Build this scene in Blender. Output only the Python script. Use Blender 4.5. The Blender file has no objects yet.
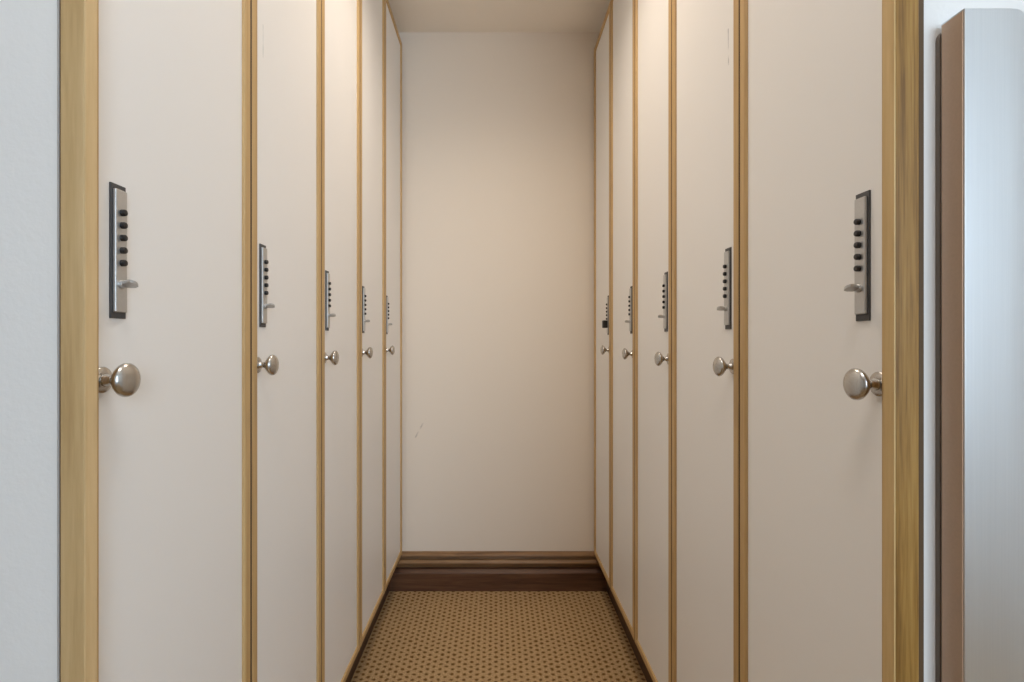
import bpy, bmesh, math, random
from mathutils import Vector, Matrix

S = bpy.context.scene
COL = S.collection
random.seed(4)
PI = math.pi

# ------------------------------------------------------------------ measures (metres)
CAM_Z = 1.1990            # camera height
F = 512.0                # focal length in pixels of the 1024 wide frame
XL, XR = -0.4563, 0.4757 # door faces, left and right
Y_END = 2.482            # end wall
Z_CEIL = CAM_Z + 1.496
Z_BOT = CAM_Z - 1.022
Z_TOPS = {-1: CAM_Z + 1.430, 1: CAM_Z + 1.402}
STRIP_W, STRIP_P = 0.022, 0.006
DEPTH = 0.50


# ------------------------------------------------------------------ materials
def new_mat(name):
    m = bpy.data.materials.new(name)
    m.use_nodes = True
    nt = m.node_tree
    b = nt.nodes['Principled BSDF']
    return m, nt, b


def N(nt, kind, **kw):
    n = nt.nodes.new(kind)
    for k, v in kw.items():
        if k.startswith('i_'):
            key = k[2:]
            n.inputs[int(key) if key.isdigit() else key.replace('_', ' ')].default_value = v
        else:
            setattr(n, k, v)
    return n


def L(nt, a, b):
    nt.links.new(a, b)


def math_node(nt, op, a, b=None, c=None, clamp=False):
    n = nt.nodes.new('ShaderNodeMath')
    n.operation = op
    n.use_clamp = clamp
    for i, v in enumerate((a, b, c)):
        if v is None:
            continue
        if isinstance(v, (int, float)):
            n.inputs[i].default_value = v
        else:
            nt.links.new(v, n.inputs[i])
    return n.outputs[0]


def mix_col(nt, fac, a, b):
    n = nt.nodes.new('ShaderNodeMix')
    n.data_type = 'RGBA'
    for sock, v in ((n.inputs[0], fac), (n.inputs[6], a), (n.inputs[7], b)):
        if isinstance(v, (int, float)):
            sock.default_value = v
        elif isinstance(v, tuple):
            sock.default_value = (*v, 1.0) if len(v) == 3 else v
        else:
            nt.links.new(v, sock)
    return n.outputs[2]


def ramp(nt, fac, stops):
    n = nt.nodes.new('ShaderNodeValToRGB')
    el = n.color_ramp.elements
    while len(el) < len(stops):
        el.new(0.5)
    for e, (p, c) in zip(el, stops):
        e.position = p
        e.color = (*c, 1.0)
    nt.links.new(fac, n.inputs[0])
    return n.outputs[0]


def world_pos(nt):
    return N(nt, 'ShaderNodeNewGeometry').outputs['Position']


def scuff_mask(nt, pos, p0, p1, half, axes, side=0):
    """mask of a thin worn line from p0 to p1 (2-D points in the two given axes), broken up by noise"""
    sep = N(nt, 'ShaderNodeSeparateXYZ')
    L(nt, pos, sep.inputs[0])
    a, b = sep.outputs[axes[0]], sep.outputs[axes[1]]
    dx, dy = p1[0] - p0[0], p1[1] - p0[1]
    ln = math.hypot(dx, dy)
    dx, dy = dx / ln, dy / ln
    ra = math_node(nt, 'SUBTRACT', a, p0[0])
    rb = math_node(nt, 'SUBTRACT', b, p0[1])
    along = math_node(nt, 'ADD', math_node(nt, 'MULTIPLY', ra, dx), math_node(nt, 'MULTIPLY', rb, dy))
    across = math_node(nt, 'ABSOLUTE', math_node(nt, 'SUBTRACT', math_node(nt, 'MULTIPLY', ra, dy), math_node(nt, 'MULTIPLY', rb, dx)))
    w = math_node(nt, 'LESS_THAN', across, half)
    m1 = math_node(nt, 'GREATER_THAN', along, 0.0)
    m2 = math_node(nt, 'LESS_THAN', along, ln)
    nz = N(nt, 'ShaderNodeTexNoise', i_Scale=40.0, i_Detail=2.0)
    L(nt, pos, nz.inputs['Vector'])
    k = math_node(nt, 'MULTIPLY', math_node(nt, 'SUBTRACT', nz.outputs['Fac'], 0.38), 4.0, clamp=True)
    if side:
        w = math_node(nt, 'MULTIPLY', w, math_node(nt, 'GREATER_THAN' if side > 0 else 'LESS_THAN', sep.outputs[0], 0.0))
    return math_node(nt, 'MULTIPLY', math_node(nt, 'MULTIPLY', w, m1), math_node(nt, 'MULTIPLY', m2, k))


def mat_laminate():
    m, nt, b = new_mat('white_laminate')
    pos = world_pos(nt)
    base = (0.845, 0.83, 0.81)
    k1 = scuff_mask(nt, pos, (1.003, CAM_Z + 0.555), (1.003, CAM_Z + 0.62), 0.0020, (1, 2), -1)
    k2 = scuff_mask(nt, pos, (1.047, CAM_Z + 0.564), (1.049, CAM_Z + 0.64), 0.0020, (1, 2), 1)
    c = mix_col(nt, math_node(nt, 'MULTIPLY', k1, 0.55), base, (0.45, 0.50, 0.50))
    c = mix_col(nt, math_node(nt, 'MULTIPLY', k2, 0.75), c, (0.34, 0.34, 0.36))
    L(nt, c, b.inputs['Base Color'])
    b.inputs['Roughness'].default_value = 0.42
    b.inputs['Specular IOR Level'].default_value = 0.35
    nz = N(nt, 'ShaderNodeTexNoise', i_Scale=420.0, i_Detail=2.0)
    L(nt, pos, nz.inputs['Vector'])
    bp = N(nt, 'ShaderNodeBump', i_Strength=0.04, i_Distance=0.001)
    L(nt, nz.outputs['Fac'], bp.inputs['Height'])
    L(nt, bp.outputs[0], b.inputs['Normal'])
    return m


def mat_wall(name, col, bump=0.15, scuff=False):
    m, nt, b = new_mat(name)
    pos = world_pos(nt)
    c = col
    if scuff:
        k = scuff_mask(nt, pos, (-0.342, CAM_Z - 0.376), (-0.391, CAM_Z - 0.468), 0.0035, (0, 2))
        c = mix_col(nt, math_node(nt, 'MULTIPLY', k, 0.5), col, (0.36, 0.32, 0.29))
        L(nt, c, b.inputs['Base Color'])
    else:
        b.inputs['Base Color'].default_value = (*col, 1)
    b.inputs['Roughness'].default_value = 0.75
    b.inputs['Specular IOR Level'].default_value = 0.25
    nz = N(nt, 'ShaderNodeTexNoise', i_Scale=160.0, i_Detail=3.0, i_Roughness=0.55)
    L(nt, pos, nz.inputs['Vector'])
    bp = N(nt, 'ShaderNodeBump', i_Strength=bump, i_Distance=0.002)
    L(nt, nz.outputs['Fac'], bp.inputs['Height'])
    L(nt, bp.outputs[0], b.inputs['Normal'])
    return m


def mat_wood(name, light, mid, dark, axis, rough=0.42, fine=1.0, contrast=1.0):
    """grain runs along the given world axis (0 x, 1 y, 2 z)"""
    m, nt, b = new_mat(name)
    pos = world_pos(nt)
    mp = N(nt, 'ShaderNodeMapping')
    sc = [95.0 * fine] * 3
    sc[axis] = 2.6
    mp.inputs['Scale'].default_value = sc
    L(nt, pos, mp.inputs['Vector'])
    n1 = N(nt, 'ShaderNodeTexNoise', i_Scale=1.0, i_Detail=4.0, i_Roughness=0.6, i_Distortion=0.5)
    L(nt, mp.outputs[0], n1.inputs['Vector'])
    mp2 = N(nt, 'ShaderNodeMapping')
    sc2 = [430.0 * fine] * 3
    sc2[axis] = 14.0
    mp2.inputs['Scale'].default_value = sc2
    L(nt, pos, mp2.inputs['Vector'])
    n2 = N(nt, 'ShaderNodeTexNoise', i_Scale=1.0, i_Detail=3.0, i_Roughness=0.6)
    L(nt, mp2.outputs[0], n2.inputs['Vector'])
    v = math_node(nt, 'ADD', math_node(nt, 'MULTIPLY', n1.outputs['Fac'], 0.68), math_node(nt, 'MULTIPLY', n2.outputs['Fac'], 0.32))
    w = 0.16 / contrast
    c = ramp(nt, v, [(0.5 - w, dark), (0.5, mid), (0.5 + w, light)])
    L(nt, c, b.inputs['Base Color'])
    b.inputs['Roughness'].default_value = rough
    b.inputs['Specular IOR Level'].default_value = 0.4
    bp = N(nt, 'ShaderNodeBump', i_Strength=0.12, i_Distance=0.001)
    L(nt, v, bp.inputs['Height'])
    L(nt, bp.outputs[0], b.inputs['Normal'])
    return m


def mat_plain(name, col, rough=0.5, metal=0.0, spec=0.5):
    m, nt, b = new_mat(name)
    pos = N(nt, 'ShaderNodeTexCoord').outputs['Object']
    nz = N(nt, 'ShaderNodeTexNoise', i_Scale=300.0, i_Detail=2.0)
    L(nt, pos, nz.inputs['Vector'])
    c = mix_col(nt, nz.outputs['Fac'], tuple(x * 0.94 for x in col), tuple(min(1, x * 1.06) for x in col))
    L(nt, c, b.inputs['Base Color'])
    b.inputs['Roughness'].default_value = rough
    b.inputs['Metallic'].default_value = metal
    b.inputs['Specular IOR Level'].default_value = spec
    return m


def mat_steel():
    m, nt, b = new_mat('brushed_steel')
    pos = N(nt, 'ShaderNodeTexCoord').outputs['Object']
    mp = N(nt, 'ShaderNodeMapping')
    mp.inputs['Scale'].default_value = (900, 900, 6)
    L(nt, pos, mp.inputs['Vector'])
    nz = N(nt, 'ShaderNodeTexNoise', i_Scale=1.0, i_Detail=2.0)
    L(nt, mp.outputs[0], nz.inputs['Vector'])
    c = mix_col(nt, nz.outputs['Fac'], (0.68, 0.69, 0.70), (0.75, 0.755, 0.76))
    L(nt, c, b.inputs['Base Color'])
    r = math_node(nt, 'ADD', math_node(nt, 'MULTIPLY', nz.outputs['Fac'], 0.06), 0.34)
    L(nt, r, b.inputs['Roughness'])
    b.inputs['Metallic'].default_value = 1.0
    return m


def mat_carpet():
    m, nt, b = new_mat('dotted_carpet')
    pos = world_pos(nt)
    sep = N(nt, 'ShaderNodeSeparateXYZ')
    nzw = N(nt, 'ShaderNodeTexNoise', i_Scale=70.0, i_Detail=1.0)
    L(nt, pos, nzw.inputs['Vector'])
    off = N(nt, 'ShaderNodeVectorMath', operation='SUBTRACT')
    L(nt, nzw.outputs['Color'], off.inputs[0])
    off.inputs[1].default_value = (0.5, 0.5, 0.5)
    sc = N(nt, 'ShaderNodeVectorMath', operation='SCALE')
    L(nt, off.outputs[0], sc.inputs[0])
    sc.inputs['Scale'].default_value = 0.011
    ad = N(nt, 'ShaderNodeVectorMath', operation='ADD')
    L(nt, pos, ad.inputs[0])
    L(nt, sc.outputs[0], ad.inputs[1])
    L(nt, ad.outputs[0], sep.inputs[0])
    A, B = 0.0455, 0.0290
    masks = []
    for o in (0.0, 0.5):
        fx = math_node(nt, 'FRACT', math_node(nt, 'ADD', math_node(nt, 'DIVIDE', sep.outputs[0], A), 50.0 + o))
        fy = math_node(nt, 'FRACT', math_node(nt, 'ADD', math_node(nt, 'DIVIDE', sep.outputs[1], B), 150.0 + o))
        dx = math_node(nt, 'MULTIPLY', math_node(nt, 'SUBTRACT', fx, 0.5), A)
        dy = math_node(nt, 'MULTIPLY', math_node(nt, 'SUBTRACT', fy, 0.5), B)
        d = math_node(nt, 'SQRT', math_node(nt, 'ADD', math_node(nt, 'MULTIPLY', dx, dx), math_node(nt, 'MULTIPLY', dy, dy)))
        masks.append(math_node(nt, 'DIVIDE', math_node(nt, 'SUBTRACT', 0.0092, d), 0.0050, clamp=True))
    mask = math_node(nt, 'MAXIMUM', masks[0], masks[1])
    pile = N(nt, 'ShaderNodeTexNoise', i_Scale=210.0, i_Detail=3.0, i_Roughness=0.75)
    L(nt, pos, pile.inputs['Vector'])
    big = N(nt, 'ShaderNodeTexNoise', i_Scale=7.0, i_Detail=2.0)
    L(nt, pos, big.inputs['Vector'])
    tan = ramp(nt, pile.outputs['Fac'], [(0.30, (0.24, 0.145, 0.062)), (0.5, (0.49, 0.325, 0.165)), (0.70, (0.80, 0.56, 0.32))])
    tan = mix_col(nt, math_node(nt, 'MULTIPLY', big.outputs['Fac'], 0.25), tan, (0.44, 0.295, 0.135))
    dot = ramp(nt, pile.outputs['Fac'], [(0.35, (0.11, 0.054, 0.018)), (0.65, (0.24, 0.125, 0.046))])
    c = mix_col(nt, mask, tan, dot)
    L(nt, c, b.inputs['Base Color'])
    b.inputs['Roughness'].default_value = 0.95
    b.inputs['Specular IOR Level'].default_value = 0.1
    h = math_node(nt, 'SUBTRACT', pile.outputs['Fac'], math_node(nt, 'MULTIPLY', mask, 0.35))
    bp = N(nt, 'ShaderNodeBump', i_Strength=0.5, i_Distance=0.004)
    L(nt, h, bp.inputs['Height'])
    L(nt, bp.outputs[0], b.inputs['Normal'])
    return m


def mat_emit(name, col, s):
    m, nt, b = new_mat(name)
    b.inputs['Base Color'].default_value = (0.9, 0.9, 0.9, 1)
    b.inputs['Emission Color'].default_value = (*col, 1)
    b.inputs['Emission Strength'].default_value = s
    return m


def mat_glass():
    m, nt, b = new_mat('window_glass')
    nt.nodes.remove(b)
    out = nt.nodes['Material Output']
    t = N(nt, 'ShaderNodeBsdfTransparent')
    g = N(nt, 'ShaderNodeBsdfGlossy', i_Roughness=0.02)
    fr = N(nt, 'ShaderNodeFresnel', i_IOR=1.45)
    mx = N(nt, 'ShaderNodeMixShader')
    L(nt, fr.outputs[0], mx.inputs[0])
    L(nt, t.outputs[0], mx.inputs[1])
    L(nt, g.outputs[0], mx.inputs[2])
    L(nt, mx.outputs[0], out.inputs[0])
    return m


LAM = mat_laminate()
WALL_END = mat_wall('end_wall_paint', (0.81, 0.735, 0.645), 0.06, scuff=True)
WALL = mat_wall('textured_wall_paint', (0.82, 0.81, 0.795), 0.16)
CEIL = mat_wall('ceiling_paint', (0.89, 0.825, 0.74), 0.10)
OAK_L, OAK_M, OAK_D = (0.58, 0.395, 0.185), (0.525, 0.345, 0.155), (0.455, 0.285, 0.12)
OAK_V = mat_wood('oak_vertical', OAK_L, OAK_M, OAK_D, 2)
OAK_H = mat_wood('oak_horizontal', OAK_L, OAK_M, OAK_D, 1)
POST_PALE = mat_wood('pale_oak_post', (0.63, 0.45, 0.235), (0.55, 0.375, 0.18), (0.42, 0.27, 0.115), 2, fine=0.45, contrast=0.8)
EDGE_PALE = mat_wood('pale_oak_edge', (0.72, 0.53, 0.29), (0.65, 0.465, 0.24), (0.54, 0.37, 0.175), 2, fine=0.5, contrast=0.7)
EDGE_GOLD = mat_wood('golden_oak_edge', (0.66, 0.47, 0.23), (0.58, 0.40, 0.18), (0.48, 0.31, 0.125), 2, fine=0.5, contrast=0.7)
POST_GOLD = mat_wood('golden_oak_post', (0.38, 0.215, 0.056), (0.295, 0.155, 0.034), (0.17, 0.080, 0.016), 2, fine=0.9, contrast=1.2)
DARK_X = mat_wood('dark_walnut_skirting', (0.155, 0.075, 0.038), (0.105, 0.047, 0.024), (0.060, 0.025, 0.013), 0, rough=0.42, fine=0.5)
MOULD_X = mat_wood('lit_walnut_moulding', (0.36, 0.215, 0.105), (0.26, 0.145, 0.065), (0.14, 0.070, 0.030), 0, rough=0.38, fine=0.5)  # lighter wood colour carries the highlights on the beads
DARK_Y = mat_wood('dark_walnut_kick', (0.10, 0.050, 0.026), (0.065, 0.030, 0.016), (0.035, 0.015, 0.009), 1, rough=0.5, fine=0.5)
CARPET = mat_carpet()
NICKEL = mat_plain('satin_nickel', (0.54, 0.525, 0.50), 0.27, 1.0)
LOCK_DARK = mat_plain('dark_lock_plate', (0.055, 0.055, 0.058), 0.45)
LOCK_SILVER = mat_plain('satin_lock_face', (0.56, 0.56, 0.555), 0.38, 0.75)
BLACK = mat_plain('black_rubber', (0.012, 0.012, 0.013), 0.35)
STEEL = mat_steel()
GREY_TRIM = mat_plain('grey_steel_backplate', (0.20, 0.165, 0.135), 0.5, 0.6)
SIDE_METAL = mat_plain('brownish_side_metal', (0.60, 0.43, 0.31), 0.45, 0.35)
GAP_SHADE = mat_plain('gap_shade_brown', (0.11, 0.062, 0.026), 0.7)  # dark brown painted in for the shade inside narrow gaps
WHITE_METAL = mat_plain('white_enamel', (0.8, 0.8, 0.78), 0.4)
GLASS = mat_glass()


# ------------------------------------------------------------------ mesh helpers
def add_box(bm, x0, x1, y0, y1, z0, z1, bevel=0.0, seg=2):
    r = bmesh.ops.create_cube(bm, size=1.0)
    vs = r['verts']
    for v in vs:
        v.co = Vector(((x0 + x1) / 2 + v.co.x * (x1 - x0), (y0 + y1) / 2 + v.co.y * (y1 - y0), (z0 + z1) / 2 + v.co.z * (z1 - z0)))
    if bevel:
        es = list({e for v in vs for e in v.link_edges})
        bmesh.ops.bevel(bm, geom=es, offset=bevel, segments=seg, profile=0.5, affect='EDGES')


def box(x0, x1, y0, y1, z0, z1, bevel=0.0, seg=2):
    bm = bmesh.new()
    add_box(bm, min(x0, x1), max(x0, x1), min(y0, y1), max(y0, y1), min(z0, z1), max(z0, z1), bevel, seg)
    return bm


def add_lathe(bm, prof, origin, axis, seg=40):
    """profile of (distance along axis, radius), spun round the axis through origin"""
    ax = Vector(axis).normalized()
    u = ax.orthogonal().normalized()
    w = ax.cross(u)
    rings = []
    o = Vector(origin)
    for d, r in prof:
        if r <= 1e-6:
            rings.append([bm.verts.new(o + ax * d)])
        else:
            rings.append([bm.verts.new(o + ax * d + (u * math.cos(2 * PI * k / seg) + w * math.sin(2 * PI * k / seg)) * r) for k in range(seg)])
    for a, b in zip(rings, rings[1:]):
        for k in range(seg):
            k2 = (k + 1) % seg
            if len(a) == 1 and len(b) > 1:
                bm.faces.new((a[0], b[k], b[k2]))
            elif len(b) == 1 and len(a) > 1:
                bm.faces.new((a[k], b[0], a[k2]))
            elif len(a) > 1:
                bm.faces.new((a[k], b[k], b[k2], a[k2]))
    if len(rings[0]) > 1:
        bm.faces.new(rings[0][::-1])
    if len(rings[-1]) > 1:
        bm.faces.new(rings[-1])


def add_prism(bm, pts, ext):
    """closed outline of 3-D points pushed along the vector ext"""
    a = [bm.verts.new(p) for p in pts]
    b = [bm.verts.new(Vector(p) + Vector(ext)) for p in pts]
    n = len(pts)
    bm.faces.new(a)
    bm.faces.new(b[::-1])
    for i in range(n):
        j = (i + 1) % n
        bm.faces.new((a[i], b[i], b[j], a[j]))


def build(name, bm, mat, parent=None, smooth=False, angle=35):
    bmesh.ops.recalc_face_normals(bm, faces=bm.faces[:])
    me = bpy.data.meshes.new(name)
    bm.to_mesh(me)
    bm.free()
    me.materials.append(mat)
    if smooth:
        me.shade_smooth()
        try:
            me.set_sharp_from_angle(angle=math.radians(angle))
        except Exception:
            pass
    o = bpy.data.objects.new(name, me)
    COL.objects.link(o)
    if smooth:
        wn = o.modifiers.new('even_normals', 'WEIGHTED_NORMAL')
        wn.keep_sharp = True
    if parent:
        o.parent = parent
        # geometry is written in world coordinates: shift it into the parent's frame
        off = Vector((0, 0, 0))
        p = parent
        while p:
            off += p.location
            p = p.parent
        me.transform(Matrix.Translation(-off))
    return o


def structure(name, bm, mat, parent=None, label=None):
    o = build(name, bm, mat, parent)
    o['kind'] = 'structure'
    if label:
        o['label'] = label
    return o


def thing(name, label, cat, loc, group=None):
    o = bpy.data.objects.new(name, None)
    o.empty_display_size = 0.1
    COL.objects.link(o)
    o.location = loc
    o['label'] = label
    o['category'] = cat
    if group:
        o['group'] = group
    return o


# ------------------------------------------------------------------ the setting
ROOM_L, ROOM_R, ROOM_Y = -1.75, 2.25, -2.35
structure('floor', box(ROOM_L, ROOM_R, ROOM_Y, Y_END + 0.1, -0.05, 0.0), CARPET, label='tan carpet with staggered rows of dark brown dots')
structure('ceiling', box(ROOM_L, ROOM_R, ROOM_Y, Y_END + 0.1, Z_CEIL, Z_CEIL + 0.05), CEIL)
structure('wall_back', box(-1.1, 1.1, Y_END, Y_END + 0.1, 0, Z_CEIL), WALL_END, label='plain warm white wall closing the end of the corridor')
structure('wall_left', box(-1.06, -0.985, 0.575, Y_END, 0, Z_CEIL), WALL)
structure('wall_right', box(1.005, 1.08, 0.60, Y_END, 0, Z_CEIL), WALL)
structure('wall_left_front', box(ROOM_L, -0.4690, 0.547, 0.5585, 0, Z_CEIL), WALL, label='bluish white textured wall left of the oak post')
structure('wall_right_front', box(0.4980, ROOM_R, 0.597, 0.609, 0, Z_CEIL), WALL, label='pale wall behind the steel bar')
structure('wall_outer_left', box(ROOM_L - 0.1, ROOM_L, ROOM_Y, 0.5585, 0, Z_CEIL), WALL)
structure('wall_outer_right', box(ROOM_R, ROOM_R + 0.1, ROOM_Y, 0.60, 0, Z_CEIL), WALL)
# wall behind the camera, with the window the daylight comes through
WX0, WX1, WZ0, WZ1 = 0.45, 1.95, 0.85, 2.50
bm = bmesh.new()
for a in ((ROOM_L, WX0, 0, Z_CEIL), (WX1, ROOM_R, 0, Z_CEIL), (WX0, WX1, 0, WZ0), (WX0, WX1, WZ1, Z_CEIL)):
    add_box(bm, a[0], a[1], ROOM_Y - 0.1, ROOM_Y, a[2], a[3])
structure('wall_rear', bm, WALL)
bm = bmesh.new()
for a in ((WX0, WX0 + 0.05, WZ0, WZ1), (WX1 - 0.05, WX1, WZ0, WZ1), (WX0 + 0.05, WX1 - 0.05, WZ0, WZ0 + 0.05), (WX0 + 0.05, WX1 - 0.05, WZ1 - 0.05, WZ1),
          ((WX0 + WX1) / 2 - 0.02, (WX0 + WX1) / 2 + 0.02, WZ0 + 0.05, WZ1 - 0.05)):
    add_box(bm, a[0], a[1], ROOM_Y - 0.08, ROOM_Y - 0.03, a[2], a[3])
win = structure('window_1', bm, WHITE_METAL)
structure('window_pane', box(WX0 + 0.04, WX1 - 0.04, ROOM_Y - 0.058, ROOM_Y - 0.052, WZ0 + 0.04, WZ1 - 0.04), GLASS, parent=win)

# stepped dark skirting across the end wall
yb = Y_END
prof = [(0.0, 0.0), (0.030, 0.0), (0.030, 0.084), (0.0285, 0.088), (0.014, 0.100), (0.006, 0.102), (0.005, 0.122), (0.0145, 0.1245), (0.0250, 0.1280),
        (0.0280, 0.1325), (0.0265, 0.1375), (0.0190, 0.1440), (0.0080, 0.1470), (0.0060, 0.1560), (0.0150, 0.1590), (0.0225, 0.1620), (0.0240, 0.1660),
        (0.0215, 0.1720), (0.0140, 0.1770), (0.0060, 0.1800), (0.0, 0.1805)]
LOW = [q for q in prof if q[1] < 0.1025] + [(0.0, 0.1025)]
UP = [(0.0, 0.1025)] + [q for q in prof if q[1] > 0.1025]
bm = bmesh.new()
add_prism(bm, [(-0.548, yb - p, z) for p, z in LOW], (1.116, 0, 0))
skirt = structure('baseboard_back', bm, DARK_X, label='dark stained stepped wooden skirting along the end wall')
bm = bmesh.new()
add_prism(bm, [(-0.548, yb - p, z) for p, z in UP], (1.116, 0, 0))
structure('moulding', bm, MOULD_X, parent=skirt, label='walnut moulding on top of the skirting, its lit beads put into a lighter colour')

# oak corner posts where the locker rows begin
t1 = structure('trim_1', box(-0.4607, XL + 0.0209, 0.541, 0.5575, 0, Z_CEIL, 0.0012), POST_PALE, label='pale oak corner post at the start of the left locker row')
t2 = structure('trim_2', box(XR - 0.0207, 0.4820, 0.5830, 0.6000, 0, Z_CEIL, 0.0012), POST_GOLD, label='golden oak corner post at the start of the right locker row')

structure('gap_shade_left', box(-0.4690, -0.4607, 0.5500, 0.5575, 0, Z_CEIL), GAP_SHADE, label='dark bead painted for the shade in the gap beside the left oak post')  # dark filler in place of the shadow between post and wall
structure('gap_shade_right', box(0.4820, 0.4980, 0.5960, 0.6000, 0, Z_CEIL), GAP_SHADE, label='dark bead painted for the shade in the gap beside the right oak post')  # same dark filler for the shadowed gap on the right
structure('edge_board', box(XL + 0.0207, XL + 0.0224, 0.5412, 0.5573, 0, Z_CEIL, 0.0002), EDGE_PALE, parent=t1, label='paler oak edge facing the corridor')
structure('edge_board', box(XR - 0.0222, XR - 0.0205, 0.5832, 0.5998, 0, Z_CEIL, 0.0002), EDGE_GOLD, parent=t2, label='smoother paler oak edge facing the corridor')

# ------------------------------------------------------------------ lockers
KNOB = [(0.000, 0.0068), (0.004, 0.0078), (0.0065, 0.0070), (0.0095, 0.0058), (0.0120, 0.0053), (0.0145, 0.0062), (0.0175, 0.0095), (0.0205, 0.0138),
        (0.0235, 0.0172), (0.0260, 0.0191), (0.0282, 0.0198), (0.0305, 0.0194), (0.0328, 0.0176), (0.0347, 0.0145), (0.0360, 0.0105), (0.0368, 0.0055), (0.0370, 0.0)]
ROSETTE = [(-0.0002, 0.0153), (0.0018, 0.0153), (0.0030, 0.0146), (0.0042, 0.0112), (0.0052, 0.0075)]


def locker(side, y0, y1, dz_knob, dz_lock, label, block=False, lock_off=0.0550):
    """one tall ski locker; side -1 left row, +1 right row; y0 is the knob end of its door"""
    X = XL if side < 0 else XR
    n = -side                                  # into the corridor
    ym = (y0 + y1) / 2
    Z_TOP = Z_TOPS[side]
    root = thing('ski_locker', label, 'locker', (X + side * DEPTH / 2, ym, 0), 'tall white ski lockers lining the corridor')
    g = 0.0026                                 # half of the dark joint between two doors
    a, b = y0 + g, y1 - g
    P = lambda d: X + n * d                    # distance out of the door face
    # carcass: sides, top, bottom, back
    bm = bmesh.new()
    f, k = -0.021, -DEPTH
    ca, cb = y0 + 0.0008, y1 - 0.0008
    for q in ((k, f, ca, ca + 0.016, Z_BOT + 0.004, Z_TOP - 0.004), (k, f, cb - 0.016, cb, Z_BOT + 0.004, Z_TOP - 0.004),
              (k, f, ca + 0.016, cb - 0.016, Z_BOT + 0.004, Z_BOT + 0.022), (k, f, ca + 0.016, cb - 0.016, Z_TOP - 0.022, Z_TOP - 0.004),
              (k, k + 0.008, ca + 0.016, cb - 0.016, Z_BOT + 0.022, Z_TOP - 0.022)):
        add_box(bm, min(P(q[0]), P(q[1])), max(P(q[0]), P(q[1])), *q[2:])
    build('carcass', bm, LAM, root)
    # recessed plinth
    build('toe_kick', box(P(-0.070), P(-0.055), ca, cb, 0.0, Z_BOT + 0.004), DARK_Y, root)
    # door slab and its four oak lippings
    build('door', box(P(-0.018), P(0.0), a + STRIP_W - 0.001, b - STRIP_W + 0.001, Z_BOT + STRIP_W - 0.001, Z_TOP - STRIP_W + 0.001), LAM, root)
    bv = 0.0036
    for s0, s1 in ((a, a + STRIP_W), (b - STRIP_W, b)):
        build('edge_strip', box(P(-0.019), P(STRIP_P), s0, s1, Z_BOT, Z_TOP, bv, 4), OAK_V, root, True)
    for z0, z1 in ((Z_BOT, Z_BOT + STRIP_W), (Z_TOP - STRIP_W, Z_TOP)):
        build('edge_strip', box(P(-0.0185), P(STRIP_P - 0.0004), a + STRIP_W - 0.002, b - STRIP_W + 0.002, z0, z1, bv, 4), OAK_H, root, True)
    # nearly flush dark strip standing in for the shade in the door gap
    build('gap_shade', box(P(-0.012), P(0.0050), y0 + 0.0001, y0 + 0.0027, Z_BOT + 0.001, Z_TOP - 0.001), GAP_SHADE, root)
    # knob
    ky, kz = y0 + 0.0335, CAM_Z - dz_knob
    bm = bmesh.new()
    add_lathe(bm, [(d + 0.001, r) for d, r in KNOB], (P(0), ky, kz), (n, 0, 0), 48)
    knob = build('knob', bm, NICKEL, root, True, 60)
    bm = bmesh.new()
    add_lathe(bm, ROSETTE, (P(0), ky, kz), (n, 0, 0), 48)
    build('rosette', bm, NICKEL, knob, True, 50)
    # push-button lock
    ly, lz = y0 + lock_off, CAM_Z + 0.1095 + dz_lock
    lk = build('keypad_lock', box(P(-0.001), P(0.0022), ly - 0.0123, ly + 0.0123, lz - 0.0825 - (0.001 if side > 0 else 0), lz + (0.0785 if side < 0 else 0.0825), 0.0006), LOCK_DARK, root)
    build('face_plate', box(P(0.0018), P(0.0062), ly - 0.0095, ly + 0.0095, lz - 0.0750, lz + (0.0720 if side < 0 else 0.0755), 0.0014, 3), LOCK_SILVER, lk, True)
    for i in range(5):
        bm = bmesh.new()
        add_lathe(bm, [(0.0050, 0.0040), (0.0100, 0.0040), (0.0111, 0.0034), (0.0114, 0.0018), (0.0114, 0.0)], (P(0), ly, lz + 0.0446 - 0.0151 * i), (n, 0, 0), 24)
        build('push_button', bm, BLACK, lk, True, 40)
    tz = lz - 0.0415
    bm = bmesh.new()
    if block:
        add_box(bm, min(P(0.006), P(0.026)), max(P(0.006), P(0.026)), ly - 0.012, ly + 0.012, tz - 0.0130, tz + 0.0190, 0.003, 3)
        o = build('turn_knob', bm, BLACK, lk, True)
        o['label'] = 'chunky black turn knob'
    else:
        add_lathe(bm, [(0.005, 0.0052), (0.0085, 0.0052), (0.0092, 0.0045), (0.0092, 0.0)], (P(0), ly, tz), (n, 0, 0), 24)
        # leaf-shaped thumb paddle, standing out of the plate with its tip tilted up
        out = [(0.0085, -0.0040), (0.0130, -0.0052), (0.0185, -0.0064), (0.0225, -0.0058), (0.0255, -0.0026), (0.0262, 0.0010), (0.0245, 0.0050), (0.0190, 0.0064),
               (0.0130, 0.0052), (0.0085, 0.0040)]
        add_prism(bm, [(P(0.0085 + (d - 0.0085) * 0.88), ly + w, tz - 0.0016 + max(0, d - 0.012) * 0.10 - w * 0.42) for d, w in out], (0, 0, 0.0032))
        build('thumb_turn', bm, LOCK_SILVER, lk, True)
    return root


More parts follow.
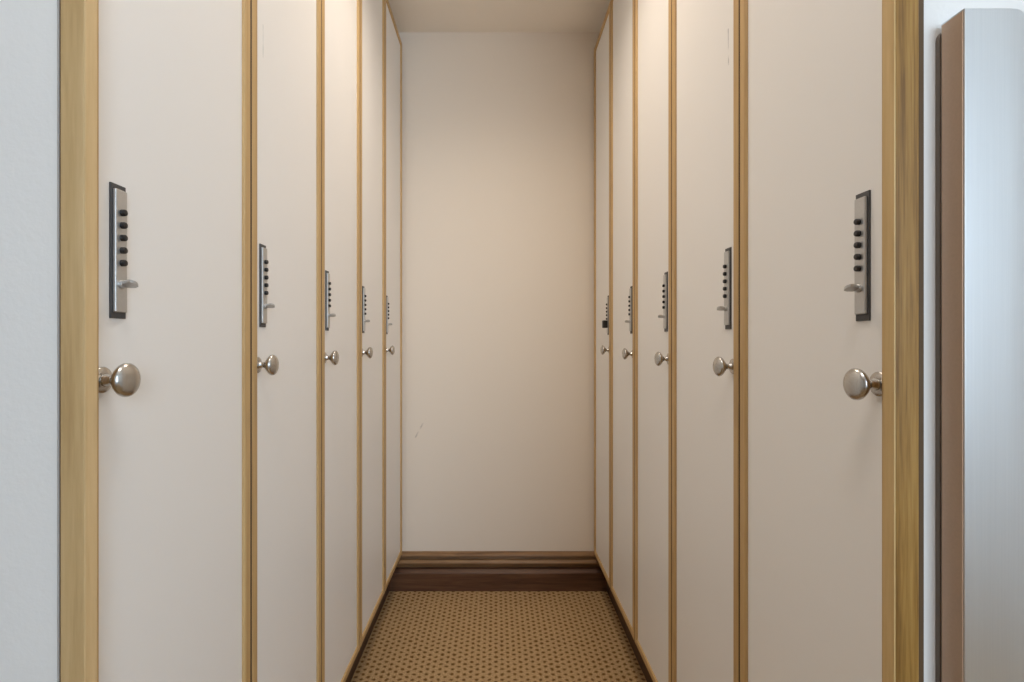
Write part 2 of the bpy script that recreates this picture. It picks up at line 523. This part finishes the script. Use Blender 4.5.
LEFT = [0.558, 0.944, 1.325, 1.7015, 2.079, 2.463]
RIGHT = [0.601, 0.991, 1.373, 1.741, 2.108, 2.462]
LABL = ['left row white locker nearest the camera, its door starting at the pale oak post',
        'second white locker along the left row, lock and knob next to the first door',
        'middle white locker of the five in the left row, brightly lit near the ceiling',
        'fourth white locker along the left row, second from the end wall',
        'left row white locker farthest from the camera, touching the end wall']
LABR = ['right row white locker nearest the camera, beside the golden oak post',
        'second white locker along the right row, grey scuff high on its door',
        'middle white locker of the five in the right row, brightly lit near the ceiling',
        'fourth white locker along the right row, second from the end wall',
        'right row white locker at the end wall with a black block on its lock']
KL = [0.045, 0.0457, 0.0445, 0.0395, 0.038]
KR = [0.0535, 0.0509, 0.0490, 0.0445, 0.0377]
LKL = [0.0, 0.0, 0.001, 0.0, 0.001]
LKR = [0.0, -0.002, 0.0, 0.0, 0.0]
for i in range(5):
    locker(-1, LEFT[i], LEFT[i + 1], KL[i], LKL[i], LABL[i], lock_off=0.0580 if i == 0 else 0.0550)
for i in range(5):
    locker(+1, RIGHT[i], RIGHT[i + 1], KR[i], LKR[i], LABR[i], block=(i == 4), lock_off=0.0610 if i == 0 else 0.0550)

# ------------------------------------------------------------------ brushed steel bar on the right
SX0, SX1 = 0.5145, 0.5850
SZ0, SZ1 = 0.62, CAM_Z + 0.3655
bar = thing('steel_bar', 'tall brushed stainless steel bar with rounded top corner beside the right oak post', 'metal bar', ((SX0 + SX1) / 2, 0.58, SZ0))


def rounded_slab(x0, x1, z0, z1, y0, y1, r, seg, bevel=0.0, corners=('tl', 'tr', 'br', 'bl')):
    pts = []
    for key, cx, cz, a0 in (('tr', x1, z1, 0), ('tl', x0, z1, 90), ('bl', x0, z0, 180), ('br', x1, z0, 270)):
        if key in corners:
            sx = -1 if 'r' in key else 1
            sz = -1 if 't' in key else 1
            for k in range(seg + 1):
                t = math.radians(a0 + 90 * k / seg)
                pts.append((cx + sx * r + r * math.cos(t), y0, cz + sz * r + r * math.sin(t)))
        else:
            pts.append((cx, y0, cz))
    bm = bmesh.new()
    add_prism(bm, pts, (0, y1 - y0, 0))
    return bm


bm = rounded_slab(SX0 - 0.0022, SX1 + 0.004, SZ0 - 0.004, SZ1 - 0.004, 0.5915, 0.5972, 0.014, 8)
build('back_plate', bm, GREY_TRIM, bar, True)
# the bar itself: crisp left arris, wide rolled right edge
bm = rounded_slab(SX0, SX1, SZ0, SZ1, 0.5620, 0.5918, 0.0135, 10, corners=('tr', 'br'))
geom = bm.verts[:] + bm.edges[:] + bm.faces[:]
bmesh.ops.bisect_plane(bm, geom=geom, plane_co=(0.5640, 0, 0), plane_no=(1, 0, 0))
for v in bm.verts:
    if abs(v.co.y - 0.5620) < 1e-5 and v.co.x > 0.5640:
        v.co.y += (v.co.x - 0.5640) * 0.10
bm.normal_update()
edges = [e for e in bm.edges if len(e.link_faces) == 2 and all(v.co.y < 0.570 for v in e.verts) and e.calc_face_angle(0) > 0.9]
bmesh.ops.bevel(bm, geom=edges, offset=0.0006, segments=2, profile=0.5, affect='EDGES')
build('casing', bm, STEEL, bar, True, 12)
o = build('side_panel', box(SX0 - 0.0008, SX0 + 0.0004, 0.5640, 0.5905, SZ0 + 0.004, SZ1 - 0.002, 0.0003), SIDE_METAL, bar)  # thin brownish slab along the left side of the bar
o['label'] = 'brownish side face'

# ------------------------------------------------------------------ the lamp in the corridor ceiling
LX, LY = 0.01, 1.47
dl = thing('ceiling_downlight', 'round recessed ceiling lamp above the middle of the corridor', 'lamp', (LX, LY, Z_CEIL))
bm = bmesh.new()
add_lathe(bm, [(0.0, 0.062), (0.0, 0.080), (0.004, 0.080), (0.006, 0.074), (0.006, 0.062)], (LX, LY, Z_CEIL), (0, 0, -1), 48)
bm.faces.ensure_lookup_table()
ngons = [f for f in bm.faces if len(f.verts) > 4]
bmesh.ops.delete(bm, geom=ngons, context='FACES_ONLY')
build('trim_ring', bm, WHITE_METAL, dl, True)
bm = bmesh.new()
add_lathe(bm, [(0.0005, 0.061), (0.003, 0.061), (0.003, 0.0)], (LX, LY, Z_CEIL), (0, 0, -1), 48)
build('lens', bm, mat_emit('lamp_lens', (1.0, 0.82, 0.60), 3.0), dl)


def light(name, kind, loc, rot, energy, col, **kw):
    d = bpy.data.lights.new(name, kind)
    d.energy = energy
    d.color = col
    for k, v in kw.items():
        setattr(d, k, v)
    o = bpy.data.objects.new(name, d)
    COL.objects.link(o)
    o.location = loc
    o.rotation_euler = rot
    return o


light('downlight_beam', 'SPOT', (LX, LY, Z_CEIL - 0.02), (0, 0, 0), 32.5, (1.0, 0.86, 0.71), spot_size=math.radians(148), spot_blend=1.0, shadow_soft_size=0.035)
PY = 0.16
fill_lamp = thing('added_fill_lamp', 'unseen square ceiling lamp added over the entrance as fill light', 'lamp', (0.0, PY, Z_CEIL))  # added out of view to brighten the nearest doors
build('fill_lamp_frame', box(-0.25, 0.25, PY - 0.25, PY + 0.25, Z_CEIL - 0.022, Z_CEIL - 0.0005, 0.003), WHITE_METAL, fill_lamp)
build('fill_diffuser', box(-0.23, 0.23, PY - 0.23, PY + 0.23, Z_CEIL - 0.025, Z_CEIL - 0.021), mat_emit('fill_diffuser_glow', (1.0, 0.93, 0.85), 2.0), fill_lamp)
light('fill_lamp_light', 'AREA', (0.0, PY, Z_CEIL - 0.03), (0, 0, 0), 7.0, (1.0, 0.95, 0.90), shape='SQUARE', size=0.44)  # light of the added fill lamp
light('window_daylight', 'AREA', ((WX0 + WX1) / 2, ROOM_Y - 0.14, (WZ0 + WZ1) / 2), (PI / 2, 0, 0), 84.0, (0.66, 0.83, 1.0),
      shape='RECTANGLE', size=WX1 - WX0, size_y=WZ1 - WZ0)

w = bpy.data.worlds.new('World')
S.world = w
w.use_nodes = True
nt = w.node_tree
bg = nt.nodes['Background']
sky = nt.nodes.new('ShaderNodeTexSky')
sky.sky_type = 'NISHITA'
sky.sun_elevation = math.radians(28)
sky.sun_rotation = math.radians(20)
sky.sun_disc = False
nt.links.new(sky.outputs[0], bg.inputs[0])
bg.inputs[1].default_value = 0.10

# ------------------------------------------------------------------ camera
cam = bpy.data.cameras.new('camera')
cam.sensor_width = 36.0
cam.lens = 18.0
cam.shift_x = 16 / 1024
cam.shift_y = 0.0
cam.clip_start = 0.02
co = bpy.data.objects.new('camera', cam)
COL.objects.link(co)
co.location = (0, 0, CAM_Z)
co.rotation_euler = (PI / 2, 0, 0)
S.camera = co

S.view_settings.view_transform = 'Standard'
S.view_settings.look = 'None'
S.view_settings.gamma = 1.0
S.view_settings.exposure = 0.0
S.view_settings.use_curve_mapping = False
S.cycles.use_denoising = True
S.cycles.max_bounces = 14
S.cycles.diffuse_bounces = 8
S.cycles.glossy_bounces = 6
S.cycles.sample_clamp_indirect = 6.0
